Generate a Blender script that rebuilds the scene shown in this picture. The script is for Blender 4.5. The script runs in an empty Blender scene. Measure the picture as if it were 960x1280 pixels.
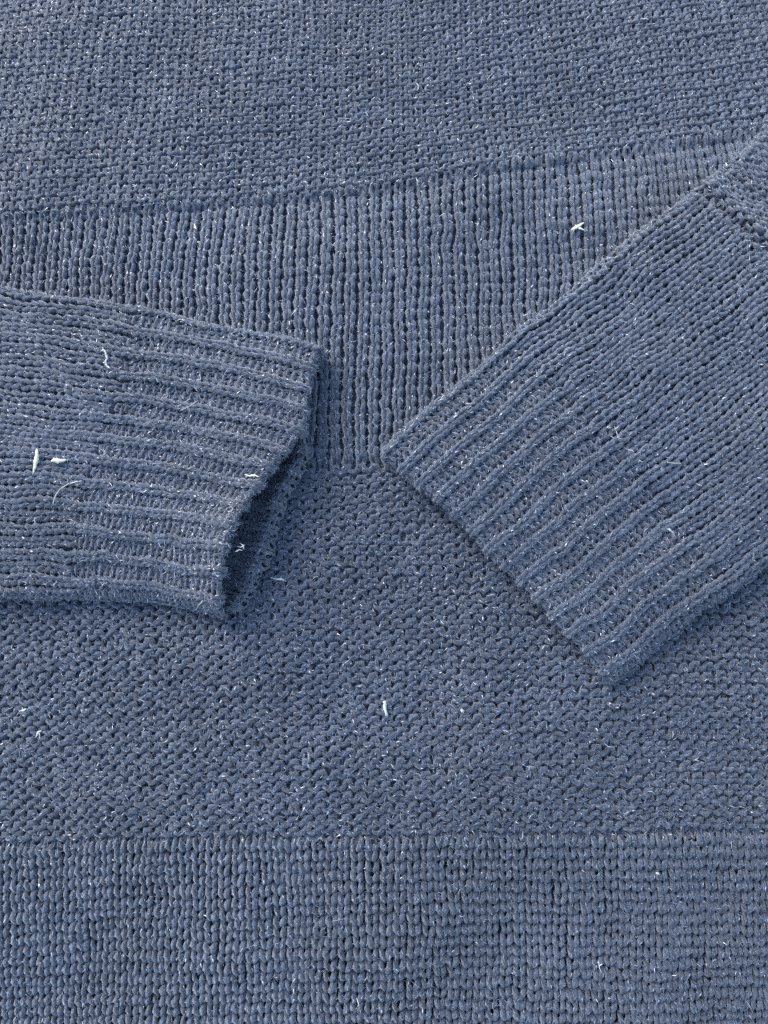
import bpy, math
import numpy as np
from mathutils import Vector

rng = np.random.default_rng(11)
scene = bpy.context.scene
col = scene.collection

# ---------------------------------------------------------------- camera
CAM_H = 0.262
TILT = math.radians(11.0)
LENS, SENSOR = 26.5, 36.0
PW, PH = 960.0, 1280.0
cd = bpy.data.cameras.new('camera')
cd.sensor_fit = 'VERTICAL'
cd.sensor_height = SENSOR
cd.lens = LENS
cd.clip_start, cd.clip_end = 0.01, 200
cam = bpy.data.objects.new('camera', cd)
cam.location = (0, 0, CAM_H)
cam.rotation_euler = (TILT, 0, 0)
col.objects.link(cam)
scene.camera = cam

# ---------------------------------------------------------------- daylight
SUN_EL, SUN_AZ = math.radians(34), math.radians(-44)      # azimuth from +y, minus = to the left
w = bpy.data.worlds.new('World')
scene.world = w
w.use_nodes = True
nt = w.node_tree
nt.nodes.clear()
sky = nt.nodes.new('ShaderNodeTexSky')
sky.sky_type = 'NISHITA'
sky.sun_disc = False
sky.sun_elevation = SUN_EL
sky.sun_rotation = SUN_AZ
bg = nt.nodes.new('ShaderNodeBackground')
bg.inputs['Strength'].default_value = 0.15
wo = nt.nodes.new('ShaderNodeOutputWorld')
nt.links.new(sky.outputs[0], bg.inputs[0])
nt.links.new(bg.outputs[0], wo.inputs[0])
sl = bpy.data.lights.new('sun', 'SUN')
sl.energy = 1.5
sl.angle = math.radians(32)
sl.color = (1.0, 0.99, 0.97)
sun = bpy.data.objects.new('sun', sl)
sd = Vector((math.sin(SUN_AZ) * math.cos(SUN_EL), math.cos(SUN_AZ) * math.cos(SUN_EL), math.sin(SUN_EL)))
sun.rotation_euler = sd.to_track_quat('Z', 'Y').to_euler()
col.objects.link(sun)
vs = scene.view_settings
vs.view_transform = 'Standard'
vs.look = 'None'
vs.exposure = 2.2
vs.gamma = 1
scene.cycles.max_bounces = 5
scene.cycles.diffuse_bounces = 4
scene.cycles.use_denoising = False

# ---------------------------------------------------------------- helpers
K = SENSOR / 2 / LENS


def base(x, y):
    """gentle rise added under the jumper to grade its brightness"""
    return -0.42 * (x + 0.03) ** 2 - 0.5 * (y - 0.115) ** 2  # curve invented so brightness falls off toward the lower right


def at(px, py, z=0.0):
    """photo pixel -> point at height z above the added rise"""
    h = np.zeros_like(np.asarray(px, float) + 0.0)
    for _ in range(12):
        p = at_level(px, py, h + z)
        h = base(p[..., 0], p[..., 1])
    return p


def at_level(px, py, z=0.0):
    """photo pixel -> point at absolute height z"""
    px, py = np.asarray(px, float), np.asarray(py, float)
    x = (px - PW / 2) / (PH / 2) * K
    y = -(py - PH / 2) / (PH / 2) * K
    c, s = math.cos(TILT), math.sin(TILT)
    t = (CAM_H - z) / (c - y * s)
    return np.stack([x * t, (y * c + s) * t, np.zeros_like(t) + z], -1)


def vnoise(u, v, seed):
    """smooth value noise, -1..1"""
    r = np.random.default_rng(seed)
    g = r.uniform(-1, 1, (128, 128))
    iu, iv = np.floor(u).astype(int), np.floor(v).astype(int)
    fu, fv = u - iu, v - iv
    fu, fv = fu * fu * (3 - 2 * fu), fv * fv * (3 - 2 * fv)
    a, b = g[iu % 128, iv % 128], g[(iu + 1) % 128, iv % 128]
    c, d = g[iu % 128, (iv + 1) % 128], g[(iu + 1) % 128, (iv + 1) % 128]
    return (a * (1 - fu) + b * fu) * (1 - fv) + (c * (1 - fu) + d * fu) * fv


def norm(a):
    return a / np.maximum(np.linalg.norm(a, axis=-1, keepdims=True), 1e-12)


def curve(pts, z):
    """polyline of photo pixels -> function of 0..1 along its length (ground points), lightly smoothed"""
    p = np.array(pts, float)
    g = at(p[:, 0], p[:, 1], z)[:, :2]
    L = np.concatenate([[0], np.cumsum(np.linalg.norm(np.diff(g, axis=0), axis=1))])
    q = np.linspace(0, 1, 241)
    X, Y = np.interp(q * L[-1], L, g[:, 0]), np.interp(q * L[-1], L, g[:, 1])
    k = np.hanning(23); k /= k.sum()

    def sm(a):
        e = np.concatenate([2 * a[0] - a[11:0:-1], a, 2 * a[-1] - a[-2:-13:-1]])
        return np.convolve(e, k, 'valid')
    X, Y = sm(X), sm(Y)
    D = (g[-1] - g[-2]) / (L[-1] - L[-2]) * L[-1]
    D0 = (g[1] - g[0]) / (L[1] - L[0]) * L[-1]

    def f(s):
        sc = np.clip(s, 0, 1)
        o = np.stack([np.interp(sc, q, X), np.interp(sc, q, Y)], -1)
        return o + np.clip(s - 1, 0, None)[..., None] * D + np.clip(s, None, 0)[..., None] * D0
    f.length = L[-1]
    return f


def make_mesh(name, V, F, mats, parent=None, attr=None, fmat=None, tri=None):
    """V (n,3); F quads (m,4); tri (k,3)"""
    me = bpy.data.meshes.new(name)
    me.vertices.add(len(V))
    me.vertices.foreach_set('co', np.asarray(V, np.float32).ravel())
    nq, ntr = (0 if F is None else len(F)), (0 if tri is None else len(tri))
    idx = []
    if nq: idx.append(np.asarray(F).ravel())
    if ntr: idx.append(np.asarray(tri).ravel())
    idx = np.concatenate(idx).astype(np.int32)
    me.loops.add(len(idx))
    me.loops.foreach_set('vertex_index', idx)
    me.polygons.add(nq + ntr)
    st = np.concatenate([np.arange(nq) * 4, nq * 4 + np.arange(ntr) * 3]).astype(np.int32)
    me.polygons.foreach_set('loop_start', st)
    me.polygons.foreach_set('use_smooth', np.ones(nq + ntr, bool))
    for m in mats:
        me.materials.append(m)
    if fmat is not None:
        me.polygons.foreach_set('material_index', np.asarray(fmat, np.int32))
    if attr is not None:
        a = me.attributes.new('yarn', 'FLOAT_VECTOR', 'POINT')
        a.data.foreach_set('vector', np.asarray(attr, np.float32).ravel())
    me.update(calc_edges=True)
    me.validate()
    o = bpy.data.objects.new(name, me)
    col.objects.link(o)
    if parent is not None:
        o.parent = parent
    return o


# ---------------------------------------------------------------- materials
def wool_material(name, dark, light, bump=0.9):
    m = bpy.data.materials.new(name)
    m.use_nodes = True
    n, l = m.node_tree.nodes, m.node_tree.links
    b = n['Principled BSDF']
    at_ = n.new('ShaderNodeAttribute'); at_.attribute_name = 'yarn'
    mp = n.new('ShaderNodeMapping'); mp.inputs['Scale'].default_value = (0.7, 1.0, 1.0)
    l.new(at_.outputs['Vector'], mp.inputs['Vector'])
    nz = n.new('ShaderNodeTexNoise'); nz.inputs['Scale'].default_value = 2.2
    nz.inputs['Detail'].default_value = 4; nz.inputs['Roughness'].default_value = 0.7
    l.new(mp.outputs[0], nz.inputs['Vector'])
    mp2 = n.new('ShaderNodeMapping'); mp2.inputs['Scale'].default_value = (3.2, 1.9, 1.9)
    l.new(at_.outputs['Vector'], mp2.inputs['Vector'])
    n2 = n.new('ShaderNodeTexNoise'); n2.inputs['Scale'].default_value = 1.6
    n2.inputs['Detail'].default_value = 3; n2.inputs['Roughness'].default_value = 0.75
    l.new(mp2.outputs[0], n2.inputs['Vector'])
    av = n.new('ShaderNodeMix'); av.data_type = 'FLOAT'; av.inputs[0].default_value = 0.6
    l.new(nz.outputs['Fac'], av.inputs[2]); l.new(n2.outputs['Fac'], av.inputs[3])
    cr = n.new('ShaderNodeValToRGB')
    cr.color_ramp.elements[0].position = 0.43; cr.color_ramp.elements[0].color = (*dark, 1)
    cr.color_ramp.elements[1].position = 0.59; cr.color_ramp.elements[1].color = (*light, 1)
    l.new(av.outputs[0], cr.inputs['Fac'])
    # broad uneven dye
    tc = n.new('ShaderNodeTexCoord')
    nb = n.new('ShaderNodeTexNoise'); nb.inputs['Scale'].default_value = 22; nb.inputs['Detail'].default_value = 3
    l.new(tc.outputs['Object'], nb.inputs['Vector'])
    mx = n.new('ShaderNodeMix'); mx.data_type = 'RGBA'; mx.blend_type = 'MULTIPLY'
    rb = n.new('ShaderNodeValToRGB')
    rb.color_ramp.elements[0].position = 0.35; rb.color_ramp.elements[0].color = (0.84, 0.835, 0.84, 1)
    rb.color_ramp.elements[1].position = 0.65; rb.color_ramp.elements[1].color = (1.12, 1.13, 1.15, 1)
    l.new(nb.outputs['Fac'], rb.inputs['Fac'])
    mx.inputs[0].default_value = 1
    l.new(cr.outputs[0], mx.inputs[6]); l.new(rb.outputs[0], mx.inputs[7])
    l.new(mx.outputs[2], b.inputs['Base Color'])
    b.inputs['Roughness'].default_value = 0.6
    b.inputs['Specular IOR Level'].default_value = 0.3
    b.inputs['Sheen Weight'].default_value = 0.3
    b.inputs['Sheen Roughness'].default_value = 0.4
    bp = n.new('ShaderNodeBump'); bp.inputs['Strength'].default_value = bump; bp.inputs['Distance'].default_value = 0.0012
    l.new(av.outputs[0], bp.inputs['Height'])
    l.new(bp.outputs[0], b.inputs['Normal'])
    return m


def plain_material(name, c, rough=0.6, spec=0.4, noise=None):
    m = bpy.data.materials.new(name)
    m.use_nodes = True
    n, l = m.node_tree.nodes, m.node_tree.links
    b = n['Principled BSDF']
    b.inputs['Roughness'].default_value = rough
    b.inputs['Specular IOR Level'].default_value = spec
    tc = n.new('ShaderNodeTexCoord')
    nz = n.new('ShaderNodeTexNoise'); nz.inputs['Scale'].default_value = noise or 900
    nz.inputs['Detail'].default_value = 3
    l.new(tc.outputs['Object'], nz.inputs['Vector'])
    cr = n.new('ShaderNodeValToRGB')
    cr.color_ramp.elements[0].color = (*[x * 0.75 for x in c], 1)
    cr.color_ramp.elements[1].color = (*[min(1, x * 1.2) for x in c], 1)
    l.new(nz.outputs['Fac'], cr.inputs['Fac'])
    l.new(cr.outputs[0], b.inputs['Base Color'])
    return m


WOOL = wool_material('navy_wool', (0.0092, 0.0122, 0.0185), (0.08, 0.096, 0.13))
FIBRE = plain_material('navy_wool_fibre', (0.115, 0.14, 0.19), 0.34, 1.0)
INK = plain_material('dark_navy_fibre', (0.012, 0.015, 0.024), 0.45, 0.6)
GLINT = plain_material('painted_glint_fibre', (0.24, 0.29, 0.38), 0.4, 0.6)  # light colour painted in for specular glints on the wool
STRAW = plain_material('dry_straw', (0.40, 0.385, 0.30), 0.6)
FLUFF = plain_material('white_fluff', (0.31, 0.31, 0.29), 0.7)

ALLV = []          # every yarn point, for laying lint on the surface


def to_px(p):
    c, s = math.cos(TILT), math.sin(TILT)
    z = p[..., 2] - CAM_H
    yc, zc = p[..., 1] * c + z * s, -p[..., 1] * s + z * c
    return PW / 2 + p[..., 0] / -zc / K * PH / 2, PH / 2 - yc / -zc / K * PH / 2


def inside(px, py, poly):
    o = np.zeros(px.shape, bool)
    for (xa, ya), (xb, yb) in zip(poly, poly[1:] + poly[:1]):
        o ^= ((ya > py) != (yb > py)) & (px < (xb - xa) * (py - ya) / (yb - ya + 1e-9) + xa)
    return o


COVERED = [[(-300, 400), (330, 470), (270, 640), (230, 715), (-300, 715)],
           [(520, 570), (900, 250), (1200, 60), (1500, 330), (760, 810)]]


def worth(p, under):
    """fuzz is left out far beyond the frame and on the body deep under the sleeves"""
    x, y = to_px(p)
    k = (x > -70) & (x < 1030) & (y > -90) & (y < 1370)
    if under:
        for c in COVERED:
            k &= ~inside(x, y, c)
    return k


# ---------------------------------------------------------------- knitting
def knit(name, u0, u1, rows, smap, sign, parent, rad=0.19, amp=0.82, depth=0.27, ridge=0.0, seed=0,
         fuzz=36.0, short=90.0, jit=1.0, M=9, loop=0.2, rib_split=0.5, pinch=0.05, bulge=0.0, rib_sign=None, swell=0.18, web=0.22, under=False):
    """Real yarn: one continuous looped strand per row.  u columns, v rows; smap(u, v) -> points.
    sign(i) = +1 for a knit column, -1 for a purl column."""
    r = np.random.default_rng(100 + seed)
    n = u1 - u0
    T = np.arange(n * M + 1) / M                       # in stitches
    j = np.asarray(rows, float)
    tt = (T - 0.5) * 2 * np.pi                         # 0 at a loop's head
    ci = np.clip(np.floor(T).astype(int), 0, n - 1)
    sg = np.array([sign(u0 + i) for i in range(n)], float)
    fr = T - np.floor(T)
    nxt, prv = sg[np.clip(ci + 1, 0, n - 1)], sg[np.clip(ci - 1, 0, n - 1)]
    s = sg[ci].copy()
    k = np.clip((fr - 0.86) / 0.28, 0, 1); s = np.where(fr > 0.86, s * (1 - k) + nxt * k, s)
    k = np.clip((0.14 - fr) / 0.28, 0, 1); s = np.where(fr < 0.14, s * (1 - k) + prv * k, s)
    R, Mp = len(j), len(T)
    U = u0 + T + loop * np.sin(2 * tt) - pinch * np.sin(tt)
    split = np.broadcast_to(np.asarray(rib_split, float), (R,))[:, None]
    base = np.floor(U / 2) * 2                         # narrow knit ribs, wide purl valleys
    f = ((U - base) / 2)[None]
    f = np.where(f < 0.5, f / 0.5 * split, split + (f - 0.5) / 0.5 * (1 - split))
    U = base + f * 2
    V = j[:, None] + 0.5 + np.broadcast_to(np.asarray(amp, float), (R,))[:, None] * np.cos(tt)[None]
    rsg = s
    if rib_sign is not None:
        rsg = np.cos(np.pi * (T + u0 - 0.5))
    rid = np.broadcast_to(np.asarray(ridge, float), (R,))[:, None]
    depth = np.broadcast_to(np.asarray(depth, float), (R,))[:, None]
    rad = np.broadcast_to(np.asarray(rad, float), (R,))[:, None]
    Z = -depth * np.cos(2 * tt) * s + rid * rsg - bulge * np.cos(2 * np.pi * T)
    # uneven hand: warps shared by neighbours plus a little of each stitch's own
    su, sv = seed * 7.3, seed * 3.1
    dU = 0.24 * vnoise(U / 2.3 + su, V / 2.7 + sv, 1) + 0.12 * vnoise(U * 1.1 + su, V * 1.3, 2)
    dV = 0.24 * vnoise(U / 2.7 + su, V / 2.1 + sv, 3) + 0.16 * vnoise(U * 1.2 + su, V * 0.9, 4)
    own = r.normal(0, 1, (3, R, n + 1))
    ow = own[:, :, np.minimum(ci, n)] * (1 - fr) + own[:, :, np.minimum(ci + 1, n)] * fr
    U = U + jit * (dU + 0.05 * ow[0])
    V = V + jit * (dV + 0.06 * ow[1])
    Z = Z + jit * (0.08 * vnoise(U / 1.7 + su, V / 1.9, 5) + 0.05 * ow[2])
    e = 0.05
    S = smap(U, V)
    Su = smap(U + e, V) - S
    Sv = smap(U, V + e) - S
    N = norm(np.cross(Su, Sv))
    N = np.where(np.isfinite(N), N, np.array([0, 0, 1.0]))
    if N[..., 2].mean() < 0:
        N = -N
    wl = np.linalg.norm(Su, axis=-1) / e
    wl = np.clip(wl, 0.0022, 0.0055)
    C = S + N * (Z * wl)[..., None]
    Tn = norm(np.gradient(C, axis=1))
    B = norm(np.cross(Tn, N))
    A = np.cross(B, Tn)
    wm = float(np.median(wl))
    rr = rad * wm * (1 - swell * s * np.cos(2 * tt))[None] * (1 + 0.2 * vnoise(U * 2.1 + su, V * 7.7, 6) + 0.16 * vnoise(U * 6 + su, V * 9.1, 7))
    ns = 5
    ph = np.arange(ns) / ns * 2 * np.pi
    ring = (A[:, :, None] * np.cos(ph)[:, None] + B[:, :, None] * np.sin(ph)[:, None])   # R,M,ns,3
    VX = C[:, :, None] + ring * (rr[:, :, None] * r.uniform(0.8, 1.2, (R, Mp, ns)))[..., None]
    seg = np.linalg.norm(np.diff(C, axis=1), axis=-1)
    sl_ = np.concatenate([np.zeros((R, 1)), np.cumsum(seg, 1)], 1) / wm
    sl_ = sl_ + (np.arange(R) * 31.7)[:, None]
    tw = ph[None, None] + sl_[..., None] * 2.6
    at3 = np.stack([np.broadcast_to(sl_[..., None], tw.shape), np.cos(tw), np.sin(tw)], -1)
    ids = np.arange(R * Mp * ns).reshape(R, Mp, ns)
    a0, a1 = ids[:, :-1], ids[:, 1:]
    F = np.stack([a0, np.roll(a0, -1, 2), np.roll(a1, -1, 2), a1], -1).reshape(-1, 4)
    verts, attr = VX.reshape(-1, 3), at3.reshape(-1, 3)
    ALLV.append(VX[:, ::2, ::2].reshape(-1, 3))
    # felted web of fibres closing the backs of the loops
    gu, gv = np.meshgrid(np.linspace(u0, u0 + n, n * 2 + 1), np.linspace(j[0], j[-1] + 1, R + 1), indexing='ij')
    gs = smap(gu, gv)
    gn = norm(np.cross(smap(gu + e, gv) - gs, smap(gu, gv + e) - gs))
    if gn[..., 2].mean() < 0:
        gn = -gn
    gs = gs - gn * (web * wm * (1 + 0.3 * vnoise(gu * 1.3, gv * 1.3, 9)))[..., None]
    gi = np.arange(gu.size).reshape(gu.shape) + len(verts)
    F = np.concatenate([F, np.stack([gi[:-1, :-1], gi[1:, :-1], gi[1:, 1:], gi[:-1, 1:]], -1).reshape(-1, 4)])
    verts = np.concatenate([verts, gs.reshape(-1, 3)])
    attr = np.concatenate([attr, gs.reshape(-1, 3) / wm * 3])
    # loose fibres standing off the yarn
    nf = int(R * n * fuzz)
    ri, mi, pi_ = r.integers(0, R, nf), r.integers(0, Mp, nf), r.integers(0, ns, nf)
    out, tan, nrm = ring[ri, mi, pi_], Tn[ri, mi], N[ri, mi]
    keep = ((out * nrm).sum(-1) > -0.4) & worth(C[ri, mi], under)
    ri, mi, pi_, out, tan, nrm = [q[keep] for q in (ri, mi, pi_, out, tan, nrm)]
    nf = len(ri)
    base = VX[ri, mi, pi_] - out * rr[ri, mi][:, None] * 0.15
    ln = np.clip(r.lognormal(math.log(0.0015), 0.5, nf), 0.0005, 0.0065)
    d1 = norm(out * r.uniform(0.1, 0.7, (nf, 1)) + tan * r.normal(0, 0.8, (nf, 1)) + r.normal(0, 0.5, (nf, 3)))
    d2 = norm(d1 + r.normal(0, 0.75, (nf, 3)) - nrm * 0.3)
    p1 = base + d1 * (ln * 0.5)[:, None]
    p2 = p1 + d2 * (ln * 0.5)[:, None]
    pale = r.random(nf) < 0.035  # the few fibres coloured as glints
    fw = r.uniform(0.00003, 0.00007, nf)
    fw = np.where(pale, fw * 0.9, fw)
    f1 = norm(np.cross(d1, nrm + r.normal(0, 0.6, (nf, 3)))) * fw[:, None]
    fv = np.stack([base - f1, base + f1, p1 + f1 * 0.9, p1 - f1 * 0.9, p2], 1)
    off = len(verts) + np.arange(nf)[:, None] * 5
    fq = off + np.array([[0, 1, 2, 3]])
    ft = off + np.array([[3, 2, 4]])
    fm = np.where(pale, 2, 1)
    verts = np.concatenate([verts, fv.reshape(-1, 3)])
    attr = np.concatenate([attr, np.zeros((nf * 5, 3))])
    # short fibres lying close along the yarn, one sliver each
    ks = int(R * n * short)
    ri, mi, pi_ = r.integers(0, R, ks), r.integers(0, Mp, ks), r.integers(0, ns, ks)
    keep = ((ring[ri, mi, pi_] * N[ri, mi]).sum(-1) > -0.2) & worth(C[ri, mi], under)
    ri, mi, pi_ = ri[keep], mi[keep], pi_[keep]
    ks = len(ri)
    out, tan = ring[ri, mi, pi_], Tn[ri, mi]
    d = norm(tan * r.choice([-1, 1], (ks, 1)) + r.normal(0, 0.45, (ks, 3)) + out * r.uniform(0.0, 0.55, (ks, 1)))
    b0 = VX[ri, mi, pi_] + tan * (r.uniform(-0.5, 0.5, ks) * 0.0006)[:, None]
    ls_ = r.uniform(0.0006, 0.0017, ks)
    sw = norm(np.cross(d, out + r.normal(0, 0.5, (ks, 3)))) * r.uniform(0.00006, 0.00016, ks)[:, None]
    sv_ = np.stack([b0 - sw, b0 + sw, b0 + d * ls_[:, None]], 1)
    ft = np.concatenate([ft, len(verts) + np.arange(ks * 3).reshape(-1, 3)])
    verts = np.concatenate([verts, sv_.reshape(-1, 3)])
    attr = np.concatenate([attr, np.zeros((ks * 3, 3))])
    sm_ = np.where(r.random(ks) < 0.035, 2, np.where(r.random(ks) < 0.42, 3, 1))
    fmat = np.concatenate([np.zeros(len(F)), fm, fm, sm_])
    return make_mesh(name, verts, np.concatenate([F, fq]), [WOOL, FIBRE, GLINT, INK], parent, attr, fmat, ft)


# ---------------------------------------------------------------- the jumper
jumper = bpy.data.objects.new('jumper', None)
col.objects.link(jumper)
jumper['label'] = 'navy blue fuzzy knitted wool jumper lying flat with both sleeves folded over its front'
jumper['category'] = 'jumper'

WALE = 0.00462
X0 = -0.177
NCOL = 77
BND = [  # boundaries between bands, photo pixels, bottom first
    [(-200, 1372), (480, 1362), (1160, 1360)],
    [(-200, 1066), (0, 1058), (200, 1051), (470, 1047), (700, 1045), (960, 1043), (1160, 1040)],
    [(-200, 610), (0, 600), (390, 580), (480, 573), (700, 562), (960, 548), (1160, 540)],
    [(-200, 290), (0, 277), (130, 268), (250, 258), (330, 249), (410, 243), (480, 235), (560, 224), (640, 211),
     (700, 204), (760, 195), (830, 182), (900, 172), (1160, 130)],
    [(-200, -130), (480, -150), (1160, -190)],
]


def bound(k):
    p = np.array(BND[k], float)
    g = at(p[:, 0], p[:, 1])
    xs = np.linspace(-0.3, 0.3, 241)
    ys = np.interp(xs, g[:, 0], g[:, 1])
    kk = np.hanning(25); kk /= kk.sum()
    ys = np.convolve(np.pad(ys, 12, 'edge'), kk, 'valid')
    return lambda x: np.interp(x, xs, ys)


BF = [bound(k) for k in range(5)]


def body_z(x, y):
    z = base(x, y) + 0.0021 * vnoise(x * 22 + 9, y * 22 + 4, 21) + 0.0007 * vnoise(x * 60, y * 60, 22)
    d = y - BF[3](x)
    z = z + np.where(d > 0, 0.0014 * np.exp(-d / 0.008), -0.0006 * np.exp(d / 0.006))
    d = y - BF[1](x)
    z = z + np.where(d > 0, 0.0003 * np.exp(-d / 0.006), -0.0002 * np.exp(d / 0.005))
    return z


def body_map(k, nrow):
    lo, hi = BF[k], BF[k + 1]

    def f(u, v):
        x = X0 + u * WALE + 0.0008 * vnoise(u / 9, v / 9 + k * 5, 31)
        q = v / nrow
        y = lo(x) * (1 - q) + hi(x) * q + 0.0006 * vnoise(u / 4.3, v / 9 + k * 3, 32)
        return np.stack([x, y, body_z(x, y)], -1)
    return f


rows = [24, 36, 26, 46]
names = ['knit_band', 'purl_band', 'knit_band', 'purl_band']
labels = ['bottom knit band with plump V stitches', 'lower purl band with bumpy stitches between the cuffs and the bottom band',
          'middle knit band with upright columns of stitches', 'upper purl band with bumpy stitches']
for k in range(4):
    knit_side = names[k] == 'knit_band'
    o = knit(names[k], 0, NCOL, range(rows[k]), body_map(k, rows[k]), (lambda i: 1) if knit_side else (lambda i: -1),
             jumper, rad=(0.178, 0.205, 0.2, 0.215)[k], loop=(0.2, 0.2, 0.165, 0.2)[k], M=(11, 9, 9, 9)[k], short=(95, 94, 95, 94)[k], amp=0.78 if knit_side else 0.82, seed=k + 1, under=True,
             bulge=(0.13, 0, 0.22, 0)[k], depth=(0.33, 0.13, 0.17, 0.11)[k], web=(0.52, 0.2, 0.24, 0.16)[k], swell=(0.36, 0.12, 0.1, 0.12)[k],
             jit=(0.65, 0.85, 0.7, 0.6)[k], pinch=(0.035, 0.06, 0.085, 0.06)[k])
    o['label'] = labels[k]

# back of the body, under the front
bx, by = np.meshgrid(np.linspace(-0.182, 0.182, 120), np.linspace(-0.16, 0.26, 140), indexing='ij')


def slab(name, gx, gy, ztop, zbot, mat, parent):
    n, m = gx.shape
    top = np.stack([gx, gy, ztop], -1).reshape(-1, 3)
    bot = np.stack([gx, gy, zbot], -1).reshape(-1, 3)
    ii = np.arange(n * m).reshape(n, m)
    a = np.stack([ii[:-1, :-1], ii[1:, :-1], ii[1:, 1:], ii[:-1, 1:]], -1).reshape(-1, 4)
    b = a[:, ::-1] + n * m
    rim = []
    loop_ = np.concatenate([ii[:, 0], ii[-1, 1:], ii[-2::-1, -1], ii[0, -2:0:-1]])
    nx = np.roll(loop_, -1)
    rim = np.stack([nx, loop_, loop_ + n * m, nx + n * m], -1)
    V = np.concatenate([top, bot])
    return make_mesh(name, V, np.concatenate([a, b, rim]), [mat], parent, V * 400)


bo = slab('back_panel', bx, by, -0.0030 + body_z(bx, by), -0.0062 + body_z(bx, by), WOOL, jumper)
bo['label'] = 'back of the jumper body under its front'


# ---------------------------------------------------------------- sleeves
def fold(a, R):
    """arc length from a folded edge (positive on top) -> inward offset and height above the fold's centre"""
    ph = np.clip(a / R, -math.pi / 2, math.pi / 2)
    x = R * (1 - np.cos(ph)) + np.clip(np.abs(a) - R * math.pi / 2, 0, None)
    return x, R * np.sin(ph)


class Sleeve:
    def __init__(self, E0, E1, C, D, zc, R, ncol, sections, puff, seed, lift=None, Rc=None, sink=None):
        self.sink = sink
        self.E0, self.E1, self.C, self.D = curve(E0, zc), curve(E1, zc), curve(C, zc), curve(D, zc)
        self.zc, self.R, self.n, self.puff, self.seed, self.lift = zc, R, ncol, puff, seed, lift
        self.Rc = Rc or R
        self.W = 0.5 * (self.C.length + self.D.length)
        self.L = 0.5 * (self.E0.length + self.E1.length)
        # rows -> length fraction, piecewise
        self.vb = np.cumsum([0] + [s[0] for s in sections])
        self.lb = np.cumsum([0] + [s[1] for s in sections])

    def coons(self, t, l):
        E0, E1, C, D = self.E0, self.E1, self.C, self.D
        z = np.zeros_like(t)
        t_, l_ = t[..., None], l[..., None]
        p = (1 - t_) * E0(l) + t_ * E1(l) + (1 - l_) * C(t) + l_ * D(t)
        p -= (1 - t_) * (1 - l_) * C(z) + t_ * (1 - l_) * C(z + 1) + (1 - t_) * l_ * D(z) + t_ * l_ * D(z + 1)
        return p

    def __call__(self, u, v):
        R, Rc = self.R, self.Rc
        tot = self.W + 2 * (math.pi / 2 - 1) * R
        a0 = u / self.n * tot
        a1 = tot - a0
        x0, z0 = fold(a0, R)
        x1, z1 = fold(a1, R)
        first = a0 < a1
        t = np.where(first, x0, self.W - x1) / self.W
        zs = np.where(first, z0, z1)
        lv = 0.2 * sum(np.interp(v + q, self.vb, self.lb) + np.where(v + q < 0, (v + q) * self.lb[1] / self.vb[1], 0) for q in (-5, -2.5, 0, 2.5, 5))
        lv = np.where(v > self.vb[-1] - 5, self.lb[-1] + (v - self.vb[-1]) * (self.lb[-1] - self.lb[-2]) / (self.vb[-1] - self.vb[-2]), lv)
        lv = lv - 0.004 * np.cos(np.pi * (u - 0.5)) * np.exp(-np.clip(v, 0, None) / 2.0) - 0.004 * vnoise(u / 3.1 + self.seed, v * 0, 43) * np.exp(-np.clip(v, 0, None) / 6.0)
        al = lv * self.L
        xl, zl = fold(al, Rc)
        l = xl / self.L
        p = self.coons(t, l)
        p = p + 0.0009 * np.stack([vnoise(p[..., 0] * 75 + self.seed, p[..., 1] * 75, 44), vnoise(p[..., 0] * 75, p[..., 1] * 75 + self.seed, 45)], -1)
        # cuff rim rolls down
        zz = zs - (Rc - zl) * np.clip((zs + R) / (2 * R), 0, 1)
        side = np.clip(np.minimum(a0, a1) / 0.03, 0, 1)
        side = side * side * (3 - 2 * side)
        z = self.zc + zz + self.puff * side
        z = z + np.clip(zs / R, 0, 1) * (0.0017 * vnoise(p[..., 0] * 36 + self.seed, p[..., 1] * 40, 41)
                                         + 0.0005 * vnoise(p[..., 0] * 90, p[..., 1] * 90 + self.seed, 42))
        if self.lift is not None:
            z = z + self.lift(t, l) * np.clip(zs / R, 0, 1)
        if self.sink is not None:                      # past the seam the sleeve flattens into the body
            k = np.clip((l - self.sink) / 0.09, 0, 1)
            k = k * k * (3 - 2 * k)
            z = z * (1 - 0.85 * k) - 0.003 * np.exp(-((l - self.sink - 0.004) / 0.008) ** 2)
        z = z + base(p[..., 0], p[..., 1])
        return np.stack([p[..., 0], p[..., 1], z], -1)


EASE = lambda n, a, b: b + (a - b) * np.exp(-(np.arange(n) / 7.0) ** 1.5)     # cuff yarn relaxing into the sleeve
RIBSIGN = lambda i: 1 if i % 2 == 0 else -1

# right sleeve: cuff, knit band, purl band
right = Sleeve(
    E0=[(477, 568), (530, 521), (600, 459), (670, 401), (740, 346), (815, 284), (892, 222), (935, 184), (985, 120), (1045, 40)],
    E1=[(758, 854), (800, 824), (850, 782), (880, 757), (960, 702), (1060, 622), (1160, 540), (1250, 440), (1310, 350)],
    C=[(477, 568), (500, 590), (540, 620), (580, 655), (605, 686), (640, 718), (680, 760), (710, 795), (735, 822), (758, 854)],
    D=[(1045, 40), (1310, 350)], zc=0.0044, R=0.0025, ncol=28,
    sections=[(21, 0.205), (27, 0.362), (31, 0.433)], puff=0.0022, seed=3.3, sink=0.567)
o = knit('sleeve', -4, 32, range(21, 48), right, lambda i: 1, jumper, rad=EASE(27, 0.19, 0.205), amp=EASE(27, 0.93, 0.8), seed=11, bulge=0.22, swell=0.22, jit=0.6, web=0.28,
         depth=EASE(27, 0.14, 0.2), ridge=EASE(27, 0.09, 0.0), rib_sign=1)
o['label'] = 'right sleeve of plain knit running up to the corner'
rs = o
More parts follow.
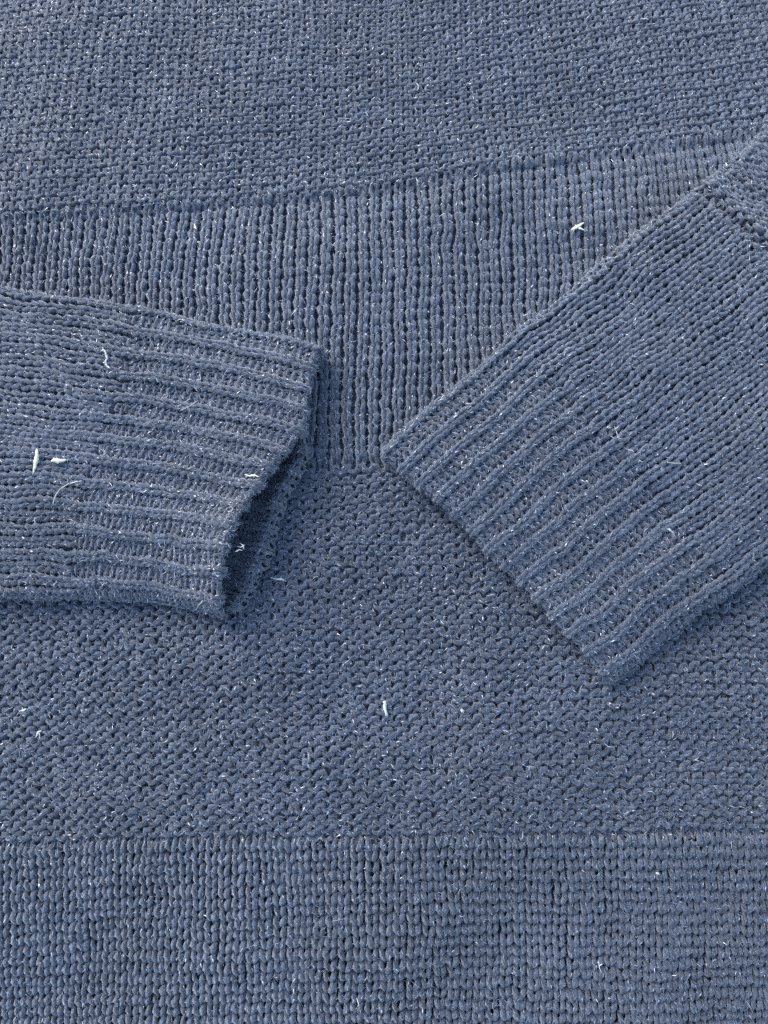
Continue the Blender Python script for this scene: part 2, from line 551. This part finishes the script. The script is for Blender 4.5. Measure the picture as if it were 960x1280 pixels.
o = knit('cuff', -4, 32, range(-2, 21), right, RIBSIGN, rs, rad=0.19, amp=0.95, depth=0.13, ridge=0.085, seed=12, rib_split=0.45, jit=0.55)
o['label'] = 'flat ribbed cuff closed on the purl band'
o = knit('purl_band', -4, 32, range(48, 79), right, lambda i: -1, rs, rad=0.185, amp=0.80, seed=13)

# left sleeve: cuff gaping open, lining showing
LZ = 0.0048
EL0 = [(401, 440), (370, 431), (340, 425), (300, 417), (250, 404), (200, 394), (100, 379), (0, 367), (-60, 361), (-190, 352)]
EL1 = [(284, 767), (260, 763), (230, 757), (190, 750), (100, 744), (0, 744), (-60, 744), (-190, 748)]
left = Sleeve(
    E0=EL0, E1=EL1,
    C=[(401, 440), (393, 460), (388, 485), (385, 510), (382, 535), (374, 555), (357, 577), (338, 602), (319, 631), (300, 668),
       (285, 714), (279, 742), (284, 767)],
    D=[(-190, 352), (-190, 748)], zc=LZ, R=0.0026, ncol=26,
    sections=[(25, 0.38), (35, 0.62)], puff=0.0022, seed=7.7,
    lift=lambda t, l: (0.0025 + 0.0080 * np.exp(-((t - 0.78) / 0.2) ** 2)) * np.exp(-l / 0.13), Rc=0.0014)
o = knit('sleeve', -4, 30, range(25, 60), left, lambda i: 1, jumper, rad=EASE(35, 0.19, 0.205), amp=EASE(35, 0.93, 0.8), seed=14, bulge=0.22, swell=0.22, jit=0.6, web=0.28,
         depth=EASE(35, 0.14, 0.2), ridge=EASE(35, 0.09, 0.0), rib_sign=1)
o['label'] = 'left sleeve of plain knit lying level across the front'
ls = o
o = knit('cuff', -4, 30, range(-1, 25), left, RIBSIGN, ls, rad=0.19, amp=0.95, depth=0.13, ridge=0.085, seed=15, rib_split=0.45, jit=0.55)
o['label'] = 'ribbed cuff gaping open at its rim'

# the under layer of the left cuff, seen through the opening
under_rim = curve([(388, 452), (384, 490), (383, 530), (386, 566), (376, 590), (361, 616), (349, 645), (337, 685), (321, 730), (299, 766)], 0.0028)
under_in = curve([(330, 440), (320, 520), (310, 560), (290, 590), (270, 620), (255, 650), (240, 680), (230, 720), (225, 752)], 0.0028)


def under_map(u, v):
    t = np.clip(u / 26, -0.02, 1.03)
    q = v / 14.0
    p = under_rim(t) * (1 - q[..., None]) + under_in(t) * q[..., None]
    up = np.clip(1 - v / 2.5, 0, 1.3)
    z = 0.0022 + 0.0002 * np.sin(u * 1.3) + 0.0034 * np.exp(-((v - 1.3) / 1.7) ** 2) - 0.0012 * np.clip(1 - v / 1.0, 0, 2) ** 2
    z = z + 0.002 * np.clip((t - 0.93) / 0.07, 0, 1) ** 2 + base(p[..., 0], p[..., 1])
    return np.stack([p[..., 0], p[..., 1], z], -1)


o = knit('cuff_lining', 0, 26, range(0, 14), under_map, lambda i: -RIBSIGN(i), ls, rad=0.17, amp=0.95, depth=0.12, ridge=0.10, seed=16, fuzz=14, short=40)
o['label'] = 'shaded inside of the cuff showing through its opening'

# ---------------------------------------------------------------- ground below
gl = np.concatenate([[-40, -8, -2, -0.7], np.linspace(-0.4, 0.4, 41), [0.7, 2, 8, 40]])
gx, gy = np.meshgrid(gl, gl, indexing='ij')
g = slab('ground', gx, gy, np.maximum(base(gx, gy), -0.08) - 0.0085, np.full(gx.shape, -0.3),
         plain_material('pale_concrete', (0.3, 0.3, 0.29), 0.9, 0.2, 40), None)
g['kind'] = 'structure'
g['label'] = 'grey ground with an added rise under the jumper'

# ---------------------------------------------------------------- lint and straw on the wool
AV = np.concatenate(ALLV)


def surf(px, py):
    z = 0.002
    for _ in range(3):
        p = at_level(px, py, z)
        d = (AV[:, 0] - p[0]) ** 2 + (AV[:, 1] - p[1]) ** 2
        near = AV[d < 0.0017 ** 2]
        z = np.percentile(near[:, 2], 97) if len(near) else z
    return at_level(px, py, z)


def strand_arrays(P, wid, flat=0.55, ns=6, seed=0):
    """a solid strip through points P (k,3) with half widths wid (k)"""
    r = np.random.default_rng(seed)
    P = np.asarray(P, float); wid = np.asarray(wid, float)
    T = norm(np.gradient(P, axis=0))
    N = np.array([0.15, 0.1, 1.0]); N = N / np.linalg.norm(N)
    B = norm(np.cross(T, N)); A = np.cross(B, T)
    ph = np.arange(ns) / ns * 2 * np.pi
    rag = r.uniform(0.6, 1.4, (len(P), ns))
    V = P[:, None] + (B[:, None] * np.cos(ph)[:, None] + A[:, None] * np.sin(ph)[:, None] * flat) * (wid[:, None] * rag)[..., None]
    k = len(P)
    ids = np.arange(k * ns).reshape(k, ns)
    a, b = ids[:-1], ids[1:]
    F = np.stack([a, b, np.roll(b, -1, 1), np.roll(a, -1, 1)], -1).reshape(-1, 4)
    V = np.concatenate([V.reshape(-1, 3), P[:1], P[-1:]])
    tri = [[ids[0, x], ids[0, (x + 1) % ns], k * ns] for x in range(ns)] + [[ids[-1, (x + 1) % ns], ids[-1, x], k * ns + 1] for x in range(ns)]
    return V, F, np.array(tri)


def lint(name, strands, mat, label, cat, group=None, seed=0):
    """strands: list of ([(px,py)...], width px list or number)"""
    Vs, Fs, Ts, n = [], [], [], 0
    for i, (pts, wd) in enumerate(strands):
        p = np.array(pts, float)
        m = 4 * (len(p) - 1) + 1
        q = np.linspace(0, len(p) - 1, m)
        x, y = np.interp(q, range(len(p)), p[:, 0]), np.interp(q, range(len(p)), p[:, 1])
        wv = np.interp(q, np.linspace(0, len(p) - 1, len(np.atleast_1d(wd))), np.atleast_1d(wd)) * 0.00011
        G = np.array([surf(a, b) for a, b in zip(x, y)])
        zz = np.convolve(np.pad(G[:, 2], 2, 'edge'), np.ones(5) / 5, 'valid')
        zz = np.maximum(zz, zz.max() - 0.0009)
        G = np.array([at_level(a, b, c) for a, b, c in zip(x, y, zz + wv * 0.4 + 0.0001)])
        V, F, T = strand_arrays(G, wv, seed=seed * 17 + i)
        Vs.append(V); Fs.append(F + n); Ts.append(T + n); n += len(V)
    o = make_mesh(name, np.concatenate(Vs), np.concatenate(Fs), [mat], None, None, None, np.concatenate(Ts))
    o['label'] = label
    o['category'] = cat
    if group: o['group'] = group
    return o


SG, FG = 'bits of straw on the jumper', 'scraps of white lint on the jumper'
lint('straw_bit', [([(712, 289), (717, 286), (723, 283), (730, 278)], [1.5, 6, 7.5, 2]), ([(719, 281), (724, 285), (731, 288)], [1.5, 5, 1.5])],
     STRAW, 'pale frayed straw flake on the middle knit band beside the right sleeve', 'straw', SG, 1)
lint('straw_bit', [([(46, 561), (46, 570), (45, 578), (43, 585), (41, 593)], [2, 6.5, 6.5, 5, 1]), ([(46, 572), (49, 578)], [2, 1])],
     STRAW, 'upright pale straw splinter on the left sleeve', 'straw', SG, 2)
lint('straw_bit', [([(64, 576), (69, 575), (75, 576), (83, 575)], [2, 8.5, 8, 1.5])],
     STRAW, 'small fat straw flake right of the upright splinter', 'straw', SG, 3)
lint('straw_bit', [([(306, 593), (312, 595), (318, 594), (323, 596)], [1.5, 3, 3, 1.5])],
     STRAW, 'thin yellowish straw sliver near the gaping cuff rim', 'straw', SG, 4)
lint('straw_bit', [([(243, 280), (244, 284), (246, 287)], [2, 3.5, 1.5])],
     STRAW, 'tiny yellowish straw crumb on the middle knit band below the upper purl band', 'straw', SG, 5)
lint('lint_scrap', [([(126, 439), (130, 437), (132, 441), (134, 447), (132, 452), (133, 457), (137, 460)], [1.2, 2, 3, 3.2, 3.2, 4, 2])],
     FLUFF, 'crooked white lint thread on the upper part of the left sleeve', 'lint', FG, 6)
lint('lint_scrap', [([(66, 630), (69, 620), (75, 611), (85, 605), (95, 602), (103, 601)], [0.9, 1.1, 1.1, 1.2, 1.6, 1])],
     FLUFF, 'long curved white hair on the left sleeve under the straw', 'lint', FG, 7)
lint('lint_scrap', [([(481, 876), (481, 883), (482, 890), (484, 895)], [5.5, 5, 5, 3.5])],
     FLUFF, 'short upright white scrap on the lower purl band', 'lint', FG, 8)
lint('lint_scrap', [([(576, 887), (578, 888.5), (580, 890)], [3.5, 5.5, 4])],
     FLUFF, 'round white dot of lint on the lower purl band', 'lint', FG, 9)
lint('lint_scrap', [([(833, 661), (837, 662), (840, 665), (843, 667)], [1.5, 4.5, 3.5, 1.5])],
     FLUFF, 'white flake near the low edge of the right sleeve', 'lint', FG, 10)
lint('lint_scrap', [([(294, 690), (299, 687), (303, 688)], [0.6, 1.8, 0.7]), ([(300, 679), (304, 682), (305, 687)], [0.7, 1.8, 0.8]), ([(297, 683), (301, 684), (306, 681)], [0.5, 1.2, 0.5])],
     FLUFF, 'tangled white tuft caught at the opening of the gaping cuff', 'lint', FG, 11)
lint('lint_scrap', [([(338, 722), (346, 724), (352, 724), (358, 727)], [1, 2.5, 4, 1])],
     FLUFF, 'white wisp on the lower purl band beside the gaping cuff', 'lint', FG, 12)
lint('lint_scrap', [([(24, 889), (29, 888), (33, 886)], [1.5, 4, 2]), ([(28, 884), (29, 892)], [1.5, 2])],
     FLUFF, 'white flake on the lower purl band, the upper one by the left edge', 'lint', FG, 13)
lint('lint_scrap', [([(45, 921), (48, 915), (52, 913)], [1.5, 3.5, 1.5]), ([(49, 916), (50, 924)], [2, 1])],
     FLUFF, 'forked white flake on the lower purl band, the lower one by the left edge', 'lint', FG, 14)
lint('lint_scrap', [([(768, 533), (771, 541), (774, 551)], [0.8, 1.2, 0.8]), ([(763, 545), (770, 549), (777, 548)], [0.8, 1.4, 0.8])],
     FLUFF, 'crossed white hairs on the middle of the right sleeve', 'lint', FG, 15)
lint('lint_scrap', [([(834, 578), (843, 579), (852, 579)], [0.8, 1.2, 0.8])],
     FLUFF, 'fine level white hair on the right sleeve', 'lint', FG, 16)
lint('lint_scrap', [([(820, 1091), (822, 1092), (824, 1093)], [2, 3.8, 2.5])],
     FLUFF, 'white dot of lint on the bottom knit band', 'lint', FG, 17)
lint('lint_scrap', [([(222, 508), (230, 503), (238, 498)], [0.7, 1, 0.7]), ([(226, 513), (238, 507), (247, 501)], [0.7, 1, 0.7])],
     FLUFF, 'pair of fine slanting hairs on the left cuff', 'lint', FG, 18)
lint('lint_scrap', [([(520, 222), (522, 227), (521, 231)], [1.5, 2, 1])],
     FLUFF, 'little hooked white hair on the upper purl band', 'lint', FG, 19)
lint('lint_scrap', [([(521, 104), (523, 107), (523, 111), (521, 113)], [1.3, 1.8, 1.8, 1.2])],
     FLUFF, 'tiny curled white hair high on the upper purl band', 'lint', FG, 20)

# fine lint dust, its white specks also painting in glints on the fibres
r = np.random.default_rng(5)
vis = AV[r.permutation(len(AV))[:30000]]
zs = vis[:, 2]
# keep points on top of the fabric
cell = {}
keyx, keyy = np.floor(AV[:, 0] / 0.003).astype(int), np.floor(AV[:, 1] / 0.003).astype(int)
kk = keyx * 100003 + keyy
order = np.argsort(kk)
ks, zo = kk[order], AV[order, 2]
u_, st_ = np.unique(ks, return_index=True)
mxz = np.maximum.reduceat(zo, st_)
kv = np.floor(vis[:, 0] / 0.003).astype(int) * 100003 + np.floor(vis[:, 1] / 0.003).astype(int)
top = mxz[np.searchsorted(u_, kv)]
vis = vis[zs > top - 0.0008][:420]
Vs, Fs, Ts, n = [], [], [], 0
for i, p in enumerate(vis):
    a = r.uniform(0, 6.28); ln = r.uniform(0.0002, 0.0011)
    wd = r.uniform(0.00005, 0.0001) if r.random() < 0.92 else r.uniform(0.0001, 0.0002)
    d = np.array([math.cos(a), math.sin(a), r.uniform(-0.3, 0.5)])
    q = np.array([math.cos(a + 1.2), math.sin(a + 1.2), 0])
    P = [p + [0, 0, 0.0001] - d * ln / 2, p + [0, 0, 0.0002] + q * ln * 0.15, p + [0, 0, 0.0001] + d * ln / 2]
    V, F, T = strand_arrays(P, [wd * 0.6, wd, wd * 0.5], 0.8, 4, i)
    Vs.append(V); Fs.append(F + n); Ts.append(T + n); n += len(V)
o = make_mesh('lint_and_glints', np.concatenate(Vs), np.concatenate(Fs), [FLUFF], None, None, None, np.concatenate(Ts))
o['kind'] = 'stuff'
o['label'] = 'fine white lint dust and painted glints scattered all over the jumper'
o['category'] = 'lint dust'

print('TRIS', sum(sum(len(p.vertices) - 2 for p in []) or (len(o.data.loops) - 2 * len(o.data.polygons)) for o in scene.objects if o.type == 'MESH'))
